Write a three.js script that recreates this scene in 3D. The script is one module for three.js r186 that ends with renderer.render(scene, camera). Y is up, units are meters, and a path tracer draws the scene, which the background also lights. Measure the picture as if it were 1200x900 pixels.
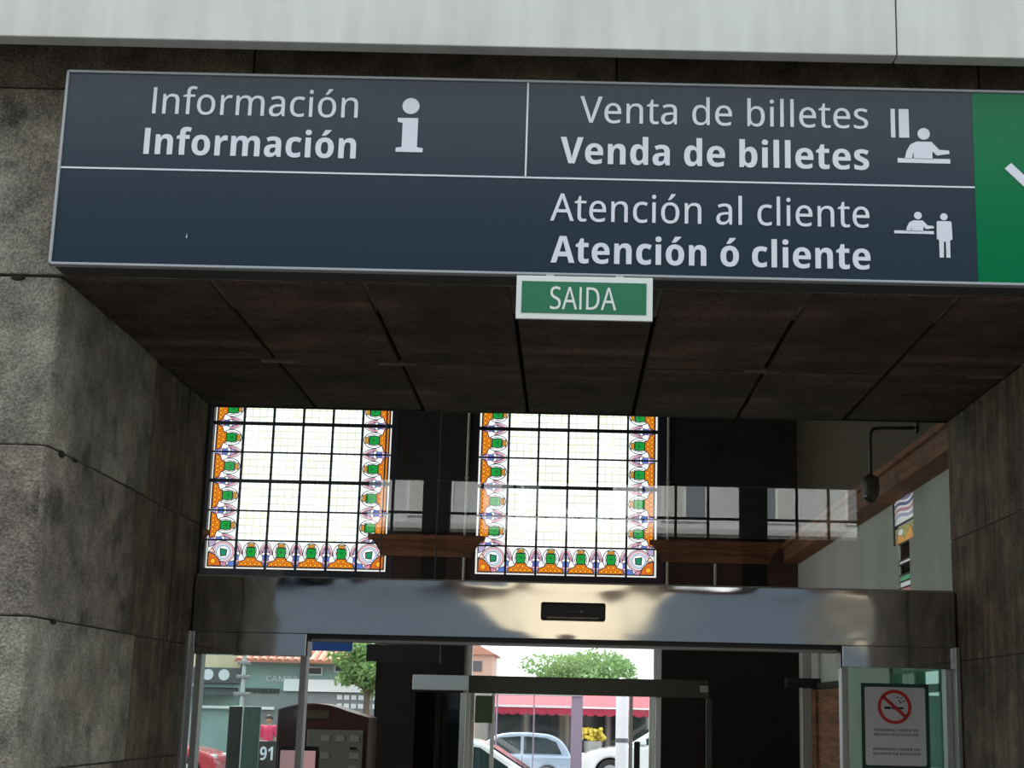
import * as THREE from 'three';
import { RoundedBoxGeometry } from 'three/addons/geometries/RoundedBoxGeometry.js';
import { TextGeometry } from 'three/addons/geometries/TextGeometry.js';
import { FontLoader } from 'three/addons/loaders/FontLoader.js';
import { mergeGeometries } from 'three/addons/utils/BufferGeometryUtils.js';
import { MarchingCubes } from 'three/addons/objects/MarchingCubes.js';

// ------------------------------------------------------------------ camera, sky, sun, exposure
const scene = new THREE.Scene();
const FOCAL = 1782;                                           // focal length in pixels of the 1200 x 900 frame
const camera = new THREE.PerspectiveCamera(2 * Math.atan(450 / FOCAL) * 180 / Math.PI, 1200 / 900, 0.05, 400);
camera.position.set(0, 1.7, 0);
camera.rotation.order = 'YXZ';
camera.rotation.set(0.21216, 0, 0.02207);
camera.setViewOffset(1200, 900, -72, 0, 1200, 900);           // the photograph is a crop: its optical axis lies right of the middle
camera.updateProjectionMatrix();

const SKY = 2.3;
{
  const w = 64, h = 32, d = new Float32Array(w * h * 4);
  for (let j = 0; j < h; j++) {
    const up = Math.max(0, Math.sin(((j + 0.5) / h - 0.5) * Math.PI));
    for (let i = 0; i < w; i++) {
      const k = (j * w + i) * 4, t = Math.pow(up, 0.6);
      d[k] = SKY * (1.0 - 0.16 * t); d[k + 1] = SKY * (1.02 - 0.08 * t); d[k + 2] = SKY * (1.03 + 0.02 * t); d[k + 3] = 1;
    }
  }
  const sky = new THREE.DataTexture(d, w, h, THREE.RGBAFormat, THREE.FloatType);
  sky.mapping = THREE.EquirectangularReflectionMapping; sky.magFilter = THREE.LinearFilter; sky.needsUpdate = true;
  scene.background = sky; scene.environment = sky;
}
const sun = new THREE.DirectionalLight(new THREE.Color().setRGB(1, 0.93, 0.8), 9);
sun.position.set(-14, 40, -36); sun.target.position.set(0, 0, 0);
sun.castShadow = true; sun.shadow.radius = 3; sun.shadow.mapSize.set(4096, 4096);
Object.assign(sun.shadow.camera, { left: -40, right: 40, top: 60, bottom: -60, near: 1, far: 140 });
scene.add(sun, sun.target);

const renderer = new THREE.WebGLRenderer();
renderer.toneMapping = THREE.LinearToneMapping;
renderer.toneMappingExposure = 1.0;
renderer.shadowMap.enabled = true;

// ------------------------------------------------------------------ helpers
let seed = 7;
const rnd = () => { seed = (seed * 1664525 + 1013904223) >>> 0; return seed / 4294967296; };
const rr = (a, b) => a + (b - a) * rnd();
const hash = (x, y, s) => { let n = Math.imul(x, 374761393) ^ Math.imul(y, 668265263) ^ Math.imul(s, 2147483647); n = Math.imul(n ^ (n >>> 13), 1274126177); return ((n ^ (n >>> 16)) >>> 0) / 4294967296; };
function noise(u, v, p, q, s) {                               // value noise that repeats every p x q cells
  u *= p; v *= q; const x = Math.floor(u), y = Math.floor(v); let fx = u - x, fy = v - y;
  fx = fx * fx * (3 - 2 * fx); fy = fy * fy * (3 - 2 * fy);
  const g = (a, b) => hash(((a % p) + p) % p, ((b % q) + q) % q, s);
  return (g(x, y) * (1 - fx) + g(x + 1, y) * fx) * (1 - fy) + (g(x, y + 1) * (1 - fx) + g(x + 1, y + 1) * fx) * fy;
}
const fbm = (u, v, p, q, s, n = 4) => { let a = 0, w = 0.5, t = 0; for (let k = 0; k < n; k++) { a += w * noise(u, v, p << k, q << k, s + k); t += w; w *= 0.55; } return a / t; };
function dataTexture(n, fn, srgb, metres) {
  const d = new Uint8Array(n * n * 4);
  for (let j = 0; j < n; j++) for (let i = 0; i < n; i++) {
    const c = fn(i / n, j / n), k = (j * n + i) * 4;
    for (let q = 0; q < 3; q++) d[k + q] = Math.max(0, Math.min(255, Math.round((Array.isArray(c) ? c[q] : c) * 255)));
    d[k + 3] = 255;
  }
  const t = new THREE.DataTexture(d, n, n, THREE.RGBAFormat); t.wrapS = t.wrapT = THREE.RepeatWrapping;
  t.magFilter = THREE.LinearFilter; t.minFilter = THREE.LinearMipmapLinearFilter; t.generateMipmaps = true;
  if (srgb) t.colorSpace = THREE.SRGBColorSpace;
  if (metres) t.repeat.set(1 / metres, 1 / metres);
  t.needsUpdate = true; return t;
}
const used = {};
const numbered = (n) => { if (!(n in used)) { used[n] = 0; return n; } used[n]++; return n + '_' + String(used[n]).padStart(3, '0'); };
function boxUV(g) {                                           // texture coordinates in metres, laid on along the main axis of each normal
  const p = g.attributes.position, n = g.attributes.normal, uv = new Float32Array(p.count * 2);
  for (let i = 0; i < p.count; i++) {
    const a = Math.abs(n.getX(i)), b = Math.abs(n.getY(i)), c = Math.abs(n.getZ(i));
    if (a >= b && a >= c) { uv[2 * i] = p.getZ(i); uv[2 * i + 1] = p.getY(i); } else if (b >= c) { uv[2 * i] = p.getX(i); uv[2 * i + 1] = p.getZ(i); } else { uv[2 * i] = p.getX(i); uv[2 * i + 1] = p.getY(i); }
  }
  g.setAttribute('uv', new THREE.BufferAttribute(uv, 2)); return g;
}
function bx(x0, x1, y0, y1, z0, z1, r = 0, seg = 2) {          // a box between two corners, its edges rounded by r
  const w = Math.abs(x1 - x0), h = Math.abs(y1 - y0), d = Math.abs(z1 - z0);
  const g = r ? new RoundedBoxGeometry(w, h, d, seg, Math.min(r, w / 2.01, h / 2.01, d / 2.01)) : new THREE.BoxGeometry(w, h, d);
  g.translate((x0 + x1) / 2, (y0 + y1) / 2, (z0 + z1) / 2); return boxUV(g);
}
function rod(a, b, r, n = 10, r2 = r) {                        // a round bar from a to b
  const A = new THREE.Vector3(...a), B = new THREE.Vector3(...b), L = A.distanceTo(B);
  const g = new THREE.CylinderGeometry(r2, r, L, n); g.translate(0, L / 2, 0);
  g.applyQuaternion(new THREE.Quaternion().setFromUnitVectors(new THREE.Vector3(0, 1, 0), B.sub(A).normalize())); g.translate(...a); return g;
}
const flat = (g) => (g.index ? g.toNonIndexed() : g);
const merge = (list) => mergeGeometries(list.map((g) => { const f = flat(g); for (const k of Object.keys(f.attributes)) if (!['position', 'normal', 'uv'].includes(k)) f.deleteAttribute(k); return f; }));
function mesh(name, geometry, material, parent) {
  const m = new THREE.Mesh(Array.isArray(geometry) ? merge(geometry) : geometry, material);
  m.name = parent ? name : numbered(name); m.castShadow = m.receiveShadow = true; (parent || scene).add(m); return m;
}
function thing(name, label, category, group) {
  const o = new THREE.Group(); o.name = numbered(name); o.userData = { label, category }; if (group) o.userData.group = group; scene.add(o); return o;
}
function tag(o, label, category, group) { Object.assign(o.userData, { label, category }); if (group) o.userData.group = group; return o; }
function structure(name, label, geometry, material) {
  const o = geometry ? mesh(name, geometry, material) : new THREE.Group();
  if (!geometry) { o.name = numbered(name); scene.add(o); }
  o.userData = { kind: 'structure', label, category: name.split('_')[0] }; return o;
}
const rgb = (r, g, b) => new THREE.Color().setRGB(r, g, b);
const std = (color, roughness, extra = {}) => new THREE.MeshStandardMaterial({ color: Array.isArray(color) ? rgb(...color) : color, roughness, ...extra });
const pane = (color, ior = 1.5, extra = {}) => new THREE.MeshPhysicalMaterial({ color: rgb(...color), roughness: 0, transmission: 1, thickness: 0, ior, ...extra });
function extrude(points, depth, bevel = 0, seg = 1) {
  const s = points instanceof THREE.Shape ? points : new THREE.Shape(points.map(([x, y]) => new THREE.Vector2(x, y)));
  return new THREE.ExtrudeGeometry(s, { depth: depth - 2 * bevel, bevelEnabled: bevel > 0, bevelThickness: bevel, bevelSize: bevel, bevelOffset: -bevel, bevelSegments: seg, curveSegments: 14 }).translate(0, 0, bevel);
}

// ------------------------------------------------------------------ textures and materials
const graniteMap = dataTexture(768, (u, v) => {
  const big = fbm(u, v, 3, 3, 11, 5), mid = fbm(u, v, 14, 14, 31, 4), fine = hash((u * 768) | 0, (v * 768) | 0, 5), grain = noise(u, v, 210, 210, 77), blot = fbm(u, v, 7, 6, 90, 4);
  let t = 0.68 + 0.36 * (big - 0.5) + 0.4 * (mid - 0.5) + 0.16 * (fine - 0.5) + 0.24 * (grain - 0.5);
  if (blot > 0.62) t -= (blot - 0.62) * 1.3;
  const warm = 0.5 + 1.2 * (fbm(u, v, 4, 4, 140, 3) - 0.5);
  return [t * (0.98 + 0.04 * warm), t * (0.97 + 0.005 * warm), t * (0.945 - 0.045 * warm)];
}, true, 1.35);
const graniteBump = dataTexture(768, (u, v) => 0.5 * fbm(u, v, 24, 24, 31, 4) + 0.5 * noise(u, v, 190, 190, 8), false, 1.35);
const streakMap = dataTexture(768, (u, v) => {                // granite with upright run-off stains
  const run = fbm(u, v, 22, 2, 51, 4), run2 = noise(u, v, 64, 3, 63), mid = fbm(u, v, 10, 12, 33, 4), grain = noise(u, v, 210, 210, 79);
  let t = 0.62 + 0.4 * (run - 0.5) + 0.08 * (run2 - 0.5) + 0.45 * (mid - 0.5) + 0.22 * (grain - 0.5);
  const warm = fbm(u, v, 9, 2, 150, 3);
  return [t * (0.96 + 0.1 * warm), t * 0.95, t * (0.92 - 0.12 * warm)];
}, true, 1.35);
const slabMap = dataTexture(768, (u, v) => {                  // soffit slabs: dark brown, with bands across
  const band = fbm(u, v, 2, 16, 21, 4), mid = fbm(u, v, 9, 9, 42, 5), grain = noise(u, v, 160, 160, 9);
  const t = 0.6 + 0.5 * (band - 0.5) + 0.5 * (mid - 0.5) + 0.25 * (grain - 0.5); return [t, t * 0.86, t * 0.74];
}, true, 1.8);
const woodMap = dataTexture(512, (u, v) => { const t = 0.62 + 0.5 * (fbm(u, v, 3, 40, 5, 4) - 0.5) + 0.2 * (noise(u, v, 8, 200, 9) - 0.5); return [t, t * 0.9, t * 0.82]; }, true, 1.2);
const plasterMap = dataTexture(512, (u, v) => { const t = 0.9 + 0.12 * (fbm(u, v, 4, 4, 6, 5) - 0.5) + 0.03 * (noise(u, v, 120, 120, 3) - 0.5); return [t, t, t]; }, true, 2.5);
const paintMap = dataTexture(512, (u, v) => { const s = fbm(u, v, 30, 3, 16, 4), t = 0.93 + 0.1 * (s - 0.5) + 0.1 * (fbm(u, v, 5, 5, 26, 4) - 0.5); return [t, t, t * 0.985]; }, true, 1.6);
const floorMap = dataTexture(512, (u, v) => { const t = 0.75 + 0.35 * (fbm(u, v, 6, 6, 61, 5) - 0.5) + 0.2 * (noise(u, v, 180, 180, 62) - 0.5); return [t, t * 0.98, t * 0.95]; }, true, 2);
const stoneTone = (r, g, b, map = graniteMap) => std([r, g, b], 0.92, { map, bumpMap: graniteBump, bumpScale: 0.006 });
const M = {
  stone: [stoneTone(0.44, 0.44, 0.39), stoneTone(0.41, 0.395, 0.345), stoneTone(0.5, 0.49, 0.43), stoneTone(0.44, 0.41, 0.37)],
  darker: [stoneTone(0.2, 0.175, 0.135), stoneTone(0.17, 0.145, 0.11), stoneTone(0.23, 0.2, 0.16)],  // darker tones for the course just above the sign
  jamb: [stoneTone(0.36, 0.33, 0.28, streakMap), stoneTone(0.31, 0.28, 0.235, streakMap), stoneTone(0.33, 0.29, 0.24, streakMap)],
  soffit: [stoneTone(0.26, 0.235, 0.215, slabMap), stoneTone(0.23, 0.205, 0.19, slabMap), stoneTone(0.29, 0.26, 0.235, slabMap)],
  mortar: std([0.05, 0.045, 0.037], 1),
  ground: std([0.22, 0.21, 0.2], 0.8, { map: floorMap }),
  road: std([0.12, 0.12, 0.125], 0.9, { map: floorMap }),
  paving: std([0.36, 0.35, 0.33], 0.9, { map: floorMap }),
  fascia: std([0.55, 0.57, 0.545], 0.55, { map: paintMap }),
  steel: std([0.66, 0.67, 0.68], 0.07, { metalness: 1 }),
  alu: std([0.4, 0.41, 0.41], 0.4, { metalness: 1 }),
  aluGrey: std([0.42, 0.42, 0.41], 0.45, { metalness: 0.6 }),
  black: std([0.012, 0.012, 0.013], 0.35),
  rubber: std([0.02, 0.02, 0.02], 0.8),
  navy: new THREE.MeshPhysicalMaterial({ color: rgb(0.021, 0.035, 0.05), roughness: 0.2, specularIntensity: 0.5 }),
  white: std([0.58, 0.61, 0.66], 0.5),
  signGreen: new THREE.MeshPhysicalMaterial({ color: rgb(0.0015, 0.14, 0.05), roughness: 0.2, specularIntensity: 0.35 }),
  exitGreen: std([0.004, 0.135, 0.06], 0.5),
  exitWhite: std([0.62, 0.66, 0.62], 0.5),
  darkWood: std([0.024, 0.015, 0.01], 0.8, { map: woodMap }),
  oliveWall: std([0.075, 0.055, 0.026], 0.8, { map: plasterMap }),
  wood: std([0.46, 0.22, 0.09], 0.75, { map: woodMap }),
  paleWall: std([0.55, 0.57, 0.5], 0.8, { map: plasterMap }),
  hallFloor: std([0.3, 0.26, 0.21], 0.35, { map: floorMap }),
  lead: std([0.012, 0.014, 0.03], 0.5),
  transomGlass: pane([0.93, 0.96, 0.95], 2.1),
  clear: pane([0.9, 0.96, 0.94], 1.5),
  greenGlass: pane([0.66, 0.8, 0.75], 1.6),
};

// ------------------------------------------------------------------ ground
structure('floor_platform', 'grey stone paving in front of the portal', bx(-14, 14, -0.5, 0, -8.5, 12), M.ground);
structure('floor', 'dark tiled floor of the station hall', bx(-5.4, 3.1, -0.5, -0.002, -19.5, -8.5), M.hallFloor);
structure('ground_pavement', 'pale pavement outside the far doors', bx(-40, 40, -1, -0.15, -25, -19.5), M.paving);
structure('ground_road', 'grey asphalt street beyond the hall', bx(-60, 60, -1, -0.4, -44, -25), M.road);
structure('ground_far_pavement', 'pale pavement before the shops across the street', bx(-60, 60, -1, -0.28, -75, -44), M.paving);
structure('ground_yard', 'grey ground behind the opposite platform', bx(-30, 30, -1, -0.1, 12, 60), M.paving);

// ------------------------------------------------------------------ stone portal
const XL = -2.052, XR = 2.115, ZF = -5.88, ZB = -8.5, TOP = 3.356;
const courses = [0, 0.72, 1.43, 2.012, 2.676, 3.36];
function stoneBlock(x0, x1, y0, y1, z0, z1, rl, rrt, m, parent) {   // plan outline whose front corners are rounded, raised by its course height
  const s = new THREE.Shape(), g = 0.004;                     // drawn in x and -z
  const zf = -z1, zb = -z0;                                   // zf front (small), zb back
  s.moveTo(x0 + g, zb - g); s.lineTo(x0 + g, zf + rl); if (rl) s.quadraticCurveTo(x0 + g, zf, x0 + g + rl, zf); s.lineTo(x1 - g - rrt, zf); if (rrt) s.quadraticCurveTo(x1 - g, zf, x1 - g, zf + rrt); s.lineTo(x1 - g, zb - g); s.closePath();
  const e = new THREE.ExtrudeGeometry(s, { depth: y1 - y0 - 0.018, bevelEnabled: true, bevelThickness: 0.007, bevelSize: 0.007, bevelOffset: -0.007, bevelSegments: 2, curveSegments: 8 });
  e.rotateX(-Math.PI / 2); e.translate(0, y0 + 0.009, 0);
  return mesh('stone_block', boxUV(e), m, parent);
}
const pick = (a) => a[Math.floor(rnd() * a.length)];
{
  const L = structure('wall_left', 'weathered grey granite pier left of the doors');
  const R = structure('wall_right', 'weathered brown-grey granite pier right of the doors');
  mesh('core', bx(-6, XL - 0.022, 0, TOP + 0.01, ZB + 0.01, ZF - 0.02), M.mortar, L);
  mesh('core', bx(XR + 0.022, 6, 0, TOP + 0.01, ZB + 0.01, ZF - 0.02), M.mortar, R);
  for (let k = 0; k < 5; k++) {
    const y0 = courses[k], y1 = courses[k + 1], split = k % 2 ? -7.14 : -7.32;
    stoneBlock(-3.15, XL, y0, y1, split, ZF + rr(-0.004, 0.004), 0.004, 0.055, M.stone[k % 4], L);
    stoneBlock(-4.5, -3.15, y0, y1, -6.3, ZF, 0.004, 0.004, pick(M.stone), L);
    stoneBlock(-6, -4.5, y0, y1, -6.3, ZF, 0.004, 0.004, pick(M.stone), L);
    stoneBlock(-3.0, XL - 0.014, y0, y1, k % 2 ? -7.95 : -8.05, split, 0, 0.006, M.jamb[k % 3], L);
    stoneBlock(-3.0, XL - 0.006, y0, y1, ZB, k % 2 ? -7.95 : -8.05, 0, 0.004, M.jamb[(k + 1) % 3], L);
    const sp2 = k % 2 ? -7.2 : -7.02;
    stoneBlock(XR, 3.2, y0, y1, sp2, ZF, 0.055, 0.004, M.jamb[(k + 1) % 3], R);
    stoneBlock(3.2, 4.6, y0, y1, -6.3, ZF, 0.004, 0.004, pick(M.stone), R);
    stoneBlock(4.6, 6, y0, y1, -6.3, ZF, 0.004, 0.004, pick(M.stone), R);
    stoneBlock(XR + 0.012, 3.0, y0, y1, ZB, sp2, 0.006, 0, M.jamb[(k + 2) % 3], R);
  }
  for (const [x, y, z, w, h] of [[-2.235, 3.352, ZF, 0.03, 0.012], [XL, 2.668, -6.05, 0.018, 0.016], [XL, 2.67, -6.22, 0.018, 0.009], [XL, 2.006, -6.14, 0.022, 0.012]]) mesh('joint_chip', new THREE.IcosahedronGeometry(1, 1).scale(z === ZF ? w : 0.003, h, z === ZF ? 0.006 : 0.035).translate(x, y, z), std([0.008, 0.007, 0.005], 1), L);
  // facade above the opening
  const F = structure('wall_front', 'dark granite facade behind the direction sign');
  mesh('core', bx(-6, 6, 3.46, 8.2, ZB + 0.001, ZF - 0.02), M.mortar, F);
  mesh('core', bx(-6, XL, TOP + 0.01, 3.46, ZB + 0.001, ZF - 0.02), M.mortar, F);
  mesh('core', bx(XR, 6, TOP + 0.01, 3.46, ZB + 0.001, ZF - 0.02), M.mortar, F);
  const rows = [[3.366, 4.164, -2.62], [4.164, 4.9, -3.05], [4.9, 5.7, -2.6], [5.7, 6.5, -3.0], [6.5, 7.4, -2.6], [7.4, 8.2, -3.0]];
  for (const [y0, y1, off] of rows) for (let x = -6; x < 6;) {
    let x1 = x === -6 ? off - 1.3 : x + 1.5; if (x1 > 5.4) x1 = 6;
    stoneBlock(x, x1, y0, y1, -6.35, ZF, 0.004, 0.004, y0 < 4.1 ? M.stone[2] : pick(y0 < 4.8 ? M.darker : M.stone), F); x = x1;
  }
  // soffit: two rows of slabs with open joints
  const S = structure('ceiling_portal', 'soffit of dark stone slabs over the doors');
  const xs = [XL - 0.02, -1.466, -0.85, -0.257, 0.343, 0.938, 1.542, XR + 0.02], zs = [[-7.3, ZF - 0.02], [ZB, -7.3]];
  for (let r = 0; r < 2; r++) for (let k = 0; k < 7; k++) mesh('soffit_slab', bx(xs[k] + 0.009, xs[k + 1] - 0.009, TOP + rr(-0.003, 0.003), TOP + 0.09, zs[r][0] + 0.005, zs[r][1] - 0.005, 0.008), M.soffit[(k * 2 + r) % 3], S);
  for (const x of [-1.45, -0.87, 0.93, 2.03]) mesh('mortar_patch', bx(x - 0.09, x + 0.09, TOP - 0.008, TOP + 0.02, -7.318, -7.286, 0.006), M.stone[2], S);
}
// white fascia of the roof edge
{
  const f = structure('trim_1', 'off-white painted fascia boards along the roof edge');
  for (const [a, b] of [[-6, 1.24], [1.245, 4.2], [4.205, 7]]) mesh('fascia_board', bx(a, b, 4.245, 5.0, -5.64, -5.56, 0.006), M.fascia, f);
  mesh('roof_edge', bx(-6, 7, 4.7, 4.9, -5.9, -5.64), std([0.12, 0.11, 0.1], 0.9), f);
}

// ------------------------------------------------------------------ hall shell
const ZW = -18, XS = 2.7, HL = -5.1, HC = 6.4;
{
  const far = structure('wall_far', 'dark wood-panelled end wall of the hall');
  const W = (x0, x1, y0, y1) => mesh('wall_panel', bx(x0, x1, y0, y1, ZW - 0.35, ZW), M.darkWood, far);
  // openings: left street window, middle door, two stained windows above
  W(HL - 0.3, -4.75, 0, 3.13); W(-2.18, -1.2, 0, 3.13); W(1.1, XS + 0.3, 0, 3.13);
  W(-4.75, -2.18, 2.75, 3.13); W(-1.2, 1.1, 2.5, 3.13); W(-4.75, -2.18, 0, 0.75);
  W(HL - 0.3, -4.42, 3.13, 5.9); W(-2.08, -1.21, 3.13, 5.9); W(1.12, XS + 0.3, 3.13, 5.9); W(HL - 0.3, XS + 0.3, 5.9, 8);
  const hl = structure('wall_hall_left', 'brown wall with added unseen tall windows on the left side of the hall'), Q = (z0, z1, y0, y1) => mesh('wall_panel', bx(HL - 0.3, HL, y0, y1, z0, z1), M.darkWood, hl);
  Q(ZW, ZB, 0, 1.2); Q(ZW, ZB, 5.6, 8); for (const [a, b] of [[-18, -17], [-14.6, -14], [-11.6, -11], [-8.9, ZB]]) Q(a, b, 1.2, 5.6);
  for (const [a, b] of [[-17, -14.6], [-14, -11.6], [-11, -8.9]]) { mesh('added_window_glass', new THREE.PlaneGeometry(b - a, 4.4).rotateY(Math.PI / 2).translate(HL - 0.15, 3.4, (a + b) / 2), M.clear, hl); for (const y of [2.3, 3.4, 4.5]) mesh('added_window_bar', bx(HL - 0.18, HL - 0.12, y - 0.02, y + 0.02, a, b), M.lead, hl); }  // unseen windows, added so daylight reaches the pale wall opposite
  const side = structure('wall_hall_right', 'pale grey-green plaster wall with dark upper part');
  const P = (z0, z1, y0, y1, m) => mesh('wall_panel', bx(XS, XS + 0.3, y0, y1, z0, z1), m, side);
  P(-12.95, ZB, 2.12, 2.68, M.paleWall); P(-10.4, ZB, 0, 2.12, M.paleWall); P(ZW, -12.95, 0, 3.6, M.paleWall);
  P(-11.92, ZB, 2.68, 3.6, M.paleWall); P(-12.95, -12.68, 2.68, 3.6, M.paleWall); P(-12.68, -11.92, 3.58, 3.6, M.paleWall);
  P(-12.68, -12.5, 2.68, 3.1, M.paleWall); P(-12.08, -11.92, 2.68, 3.1, M.paleWall);
  P(ZW, ZB, 3.6, 8, M.oliveWall);
  structure('ceiling', 'dark timber ceiling of the hall', bx(HL - 0.3, XS + 0.3, HC, HC + 0.4, ZW - 0.35, ZB), M.darkWood);
  structure('wall_hall_front', 'plaster wall over the entrance inside the hall', [bx(HL - 0.3, XL - 0.1, 0, HC, ZB - 0.25, ZB - 0.001), bx(XR + 0.1, XS + 0.3, 0, HC, ZB - 0.25, ZB - 0.001), bx(XL - 0.1, XR + 0.1, 3.43, HC, ZB - 0.25, ZB - 0.001), bx(XL - 0.1, XR + 0.1, 3.354, 3.43, ZB - 0.02, ZB - 0.001)], M.darkWood);
}
// wooden cornices
function cornice(points, a, b, axis) {                        // a moulded profile run from a to b
  const s = new THREE.Shape(points.map(([x, y]) => new THREE.Vector2(x, y)));
  const g = new THREE.ExtrudeGeometry(s, { depth: b - a, bevelEnabled: false }), q = g.attributes.position;
  if (axis === 'x') for (let i = 0; i < q.count; i++) q.setZ(i, q.getZ(i) + (q.getZ(i) > (b - a) / 2 ? q.getX(i) : -q.getX(i)));   // the moulding returns to the wall at its ends
  if (axis === 'x') { g.rotateY(Math.PI / 2); g.scale(1, 1, -1); g.translate(a, 0, ZW); flip(g); } else { g.scale(-1, 1, 1); g.translate(XS, 0, a); flip(g); }
  return boxUV(g);
}
function flip(g) { const p = g.attributes.position.array, n = g.attributes.normal; for (let i = 0; i < p.length; i += 9) for (let k = 0; k < 3; k++) { const t = p[i + 3 + k]; p[i + 3 + k] = p[i + 6 + k]; p[i + 6 + k] = t; } g.computeVertexNormals(); }
{
  const prof = [[0, 3.45], [0.05, 3.45], [0.06, 3.5], [0.15, 3.62], [0.2, 3.63], [0.2, 3.69], [0, 3.69]];
  const bits = [['trim_2', -4.88, -4.42, 'in the corner beside the stained glass'], ['trim_3', -2.17, -1.2, 'between the two stained windows'], ['trim_4', 1.13, 2.3, 'reaching to the pale side wall']];
  for (const [n, a, b, l] of bits) structure(n, 'brown wooden cornice on the end wall ' + l, cornice(prof, a, b, 'x'), M.wood);
  structure('trim_5', 'brown wooden cornice along the pale side wall', cornice([[0, 3.46], [0.05, 3.46], [0.17, 3.48], [0.18, 3.62], [0.21, 3.63], [0.21, 3.68], [0, 3.68]], ZW, ZB - 0.26, 'z'), M.wood);
}

// ------------------------------------------------------------------ stained glass windows
function paneTexture(draw) {
  const c = document.createElement('canvas'); c.width = c.height = 192; const g = c.getContext('2d'); g.scale(192, 192); draw(g);
  const t = new THREE.CanvasTexture(c); t.colorSpace = THREE.SRGBColorSpace; return t;
}
const LEAD = '#14141c', PALE = '#d2d2cc', ORANGE = '#b9641a', AMBER = '#cf8a1e', GREEN = '#14752c', BLUE = '#4b5f9e', PINK = '#a86a7c', SKIN = '#c9a58a';
function ellipse(g, x, y, a, b, fill, line = LEAD, w = 0.022) { g.beginPath(); g.ellipse(x, y, a, b, 0, 0, 7); g.fillStyle = fill; g.fill(); if (w) { g.lineWidth = w; g.strokeStyle = line; g.stroke(); } }
function poly(g, pts, fill, w = 0.02) { g.beginPath(); pts.forEach(([x, y], i) => (i ? g.lineTo(x, y) : g.moveTo(x, y))); g.closePath(); g.fillStyle = fill; g.fill(); if (w) { g.lineWidth = w; g.strokeStyle = LEAD; g.stroke(); } }
function motif(g) {                                           // fan of amber glass below a green oval between scrolls
  g.fillStyle = PALE; g.fillRect(0, 0, 1, 1);
  for (const q of [-1, 1]) {
    const X = (x) => 0.5 + q * x, curve = (color, w, a, b, c) => { g.strokeStyle = color; g.lineWidth = w; g.beginPath(); g.moveTo(X(a[0]), a[1]); g.quadraticCurveTo(X(b[0]), b[1], X(c[0]), c[1]); g.stroke(); };
    poly(g, [[X(0.5), 0.2], [X(0.42), 0.28], [X(0.36), 0.42], [X(0.5), 0.4]], '#8f7f9c', 0.014);
    poly(g, [[X(0.5), 0.46], [X(0.4), 0.52], [X(0.4), 0.68], [X(0.5), 0.7]], BLUE, 0.02);
    curve(PINK, 0.05, [0.5, 0.12], [0.34, 0.2], [0.33, 0.5]); curve(LEAD, 0.022, [0.5, 0.17], [0.38, 0.24], [0.37, 0.56]); curve(LEAD, 0.022, [0.46, 0.06], [0.3, 0.16], [0.29, 0.5]);
    curve(PINK, 0.045, [0.5, 0.8], [0.42, 0.76], [0.38, 0.66]); curve(BLUE, 0.03, [0.5, 0.9], [0.44, 0.86], [0.42, 0.76]);
  }
  ellipse(g, 0.5, 0.4, 0.27, 0.34, '#e0e0dc', LEAD, 0.025); ellipse(g, 0.5, 0.42, 0.2, 0.3, '#e0e0dc', LEAD, 0.02);
  poly(g, [[0.38, 0.1], [0.62, 0.1], [0.6, 0.22], [0.4, 0.22]], '#9a6a24', 0.014);
  poly(g, [[0.37, 0.24], [0.63, 0.24], [0.66, 0.4], [0.62, 0.62], [0.38, 0.62], [0.34, 0.4]], GREEN, 0.03); poly(g, [[0.42, 0.34], [0.58, 0.34], [0.5, 0.46]], '#0f5a2c', 0);
  poly(g, [[0.06, 0.9], [0.12, 0.74], [0.3, 0.68], [0.34, 0.58], [0.66, 0.58], [0.7, 0.68], [0.88, 0.74], [0.94, 0.9]], ORANGE, 0.03);
  for (const [x, y] of [[0.2, 0.82], [0.35, 0.82], [0.5, 0.82], [0.65, 0.82], [0.8, 0.82], [0.42, 0.68], [0.58, 0.68]]) ellipse(g, x, y, 0.052, 0.05, AMBER, '#6a2c0c', 0.02);
  g.fillStyle = '#c0bcb4'; g.fillRect(0, 0.93, 1, 0.07); g.fillStyle = LEAD; g.fillRect(0, 0.915, 1, 0.02);
}
function cornerMotif(g) {
  g.fillStyle = PALE; g.fillRect(0, 0, 1, 1);
  const arc = (color, w, x, y, r) => { g.lineWidth = w; g.strokeStyle = color; g.beginPath(); g.arc(x, y, r, 0, 7); g.stroke(); };
  arc(PINK, 0.05, 0.58, 0.42, 0.33); arc(LEAD, 0.025, 0.58, 0.42, 0.38); arc(LEAD, 0.02, 0.58, 0.42, 0.27); arc(BLUE, 0.03, 0.58, 0.42, 0.22);
  poly(g, [[0.08, 0.02], [0.34, 0.02], [0.26, 0.2], [0.1, 0.26]], '#8f7f9c', 0.02); poly(g, [[0.98, 0.9], [0.98, 0.7], [0.8, 0.76], [0.72, 0.9]], BLUE, 0.02);
  poly(g, [[0.1, 0.9], [0.1, 0.44], [0.3, 0.5], [0.46, 0.68], [0.54, 0.9]], '#a8541c', 0.03); poly(g, [[0.1, 0.42], [0.2, 0.28], [0.32, 0.44]], SKIN, 0.02); poly(g, [[0.54, 0.9], [0.5, 0.74], [0.7, 0.8], [0.72, 0.9]], PINK, 0.02);
  ellipse(g, 0.26, 0.74, 0.09, 0.09, AMBER, '#6a2c0c', 0.02); poly(g, [[0.48, 0.3], [0.7, 0.34], [0.68, 0.54], [0.5, 0.56]], '#1d6a4a', 0.03);
  g.fillStyle = '#c0bcb4'; g.fillRect(0, 0.93, 1, 0.07); g.fillRect(0, 0, 0.07, 1); g.fillStyle = LEAD; g.fillRect(0.06, 0.915, 0.94, 0.02); g.fillRect(0.06, 0, 0.02, 0.92);
}
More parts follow.
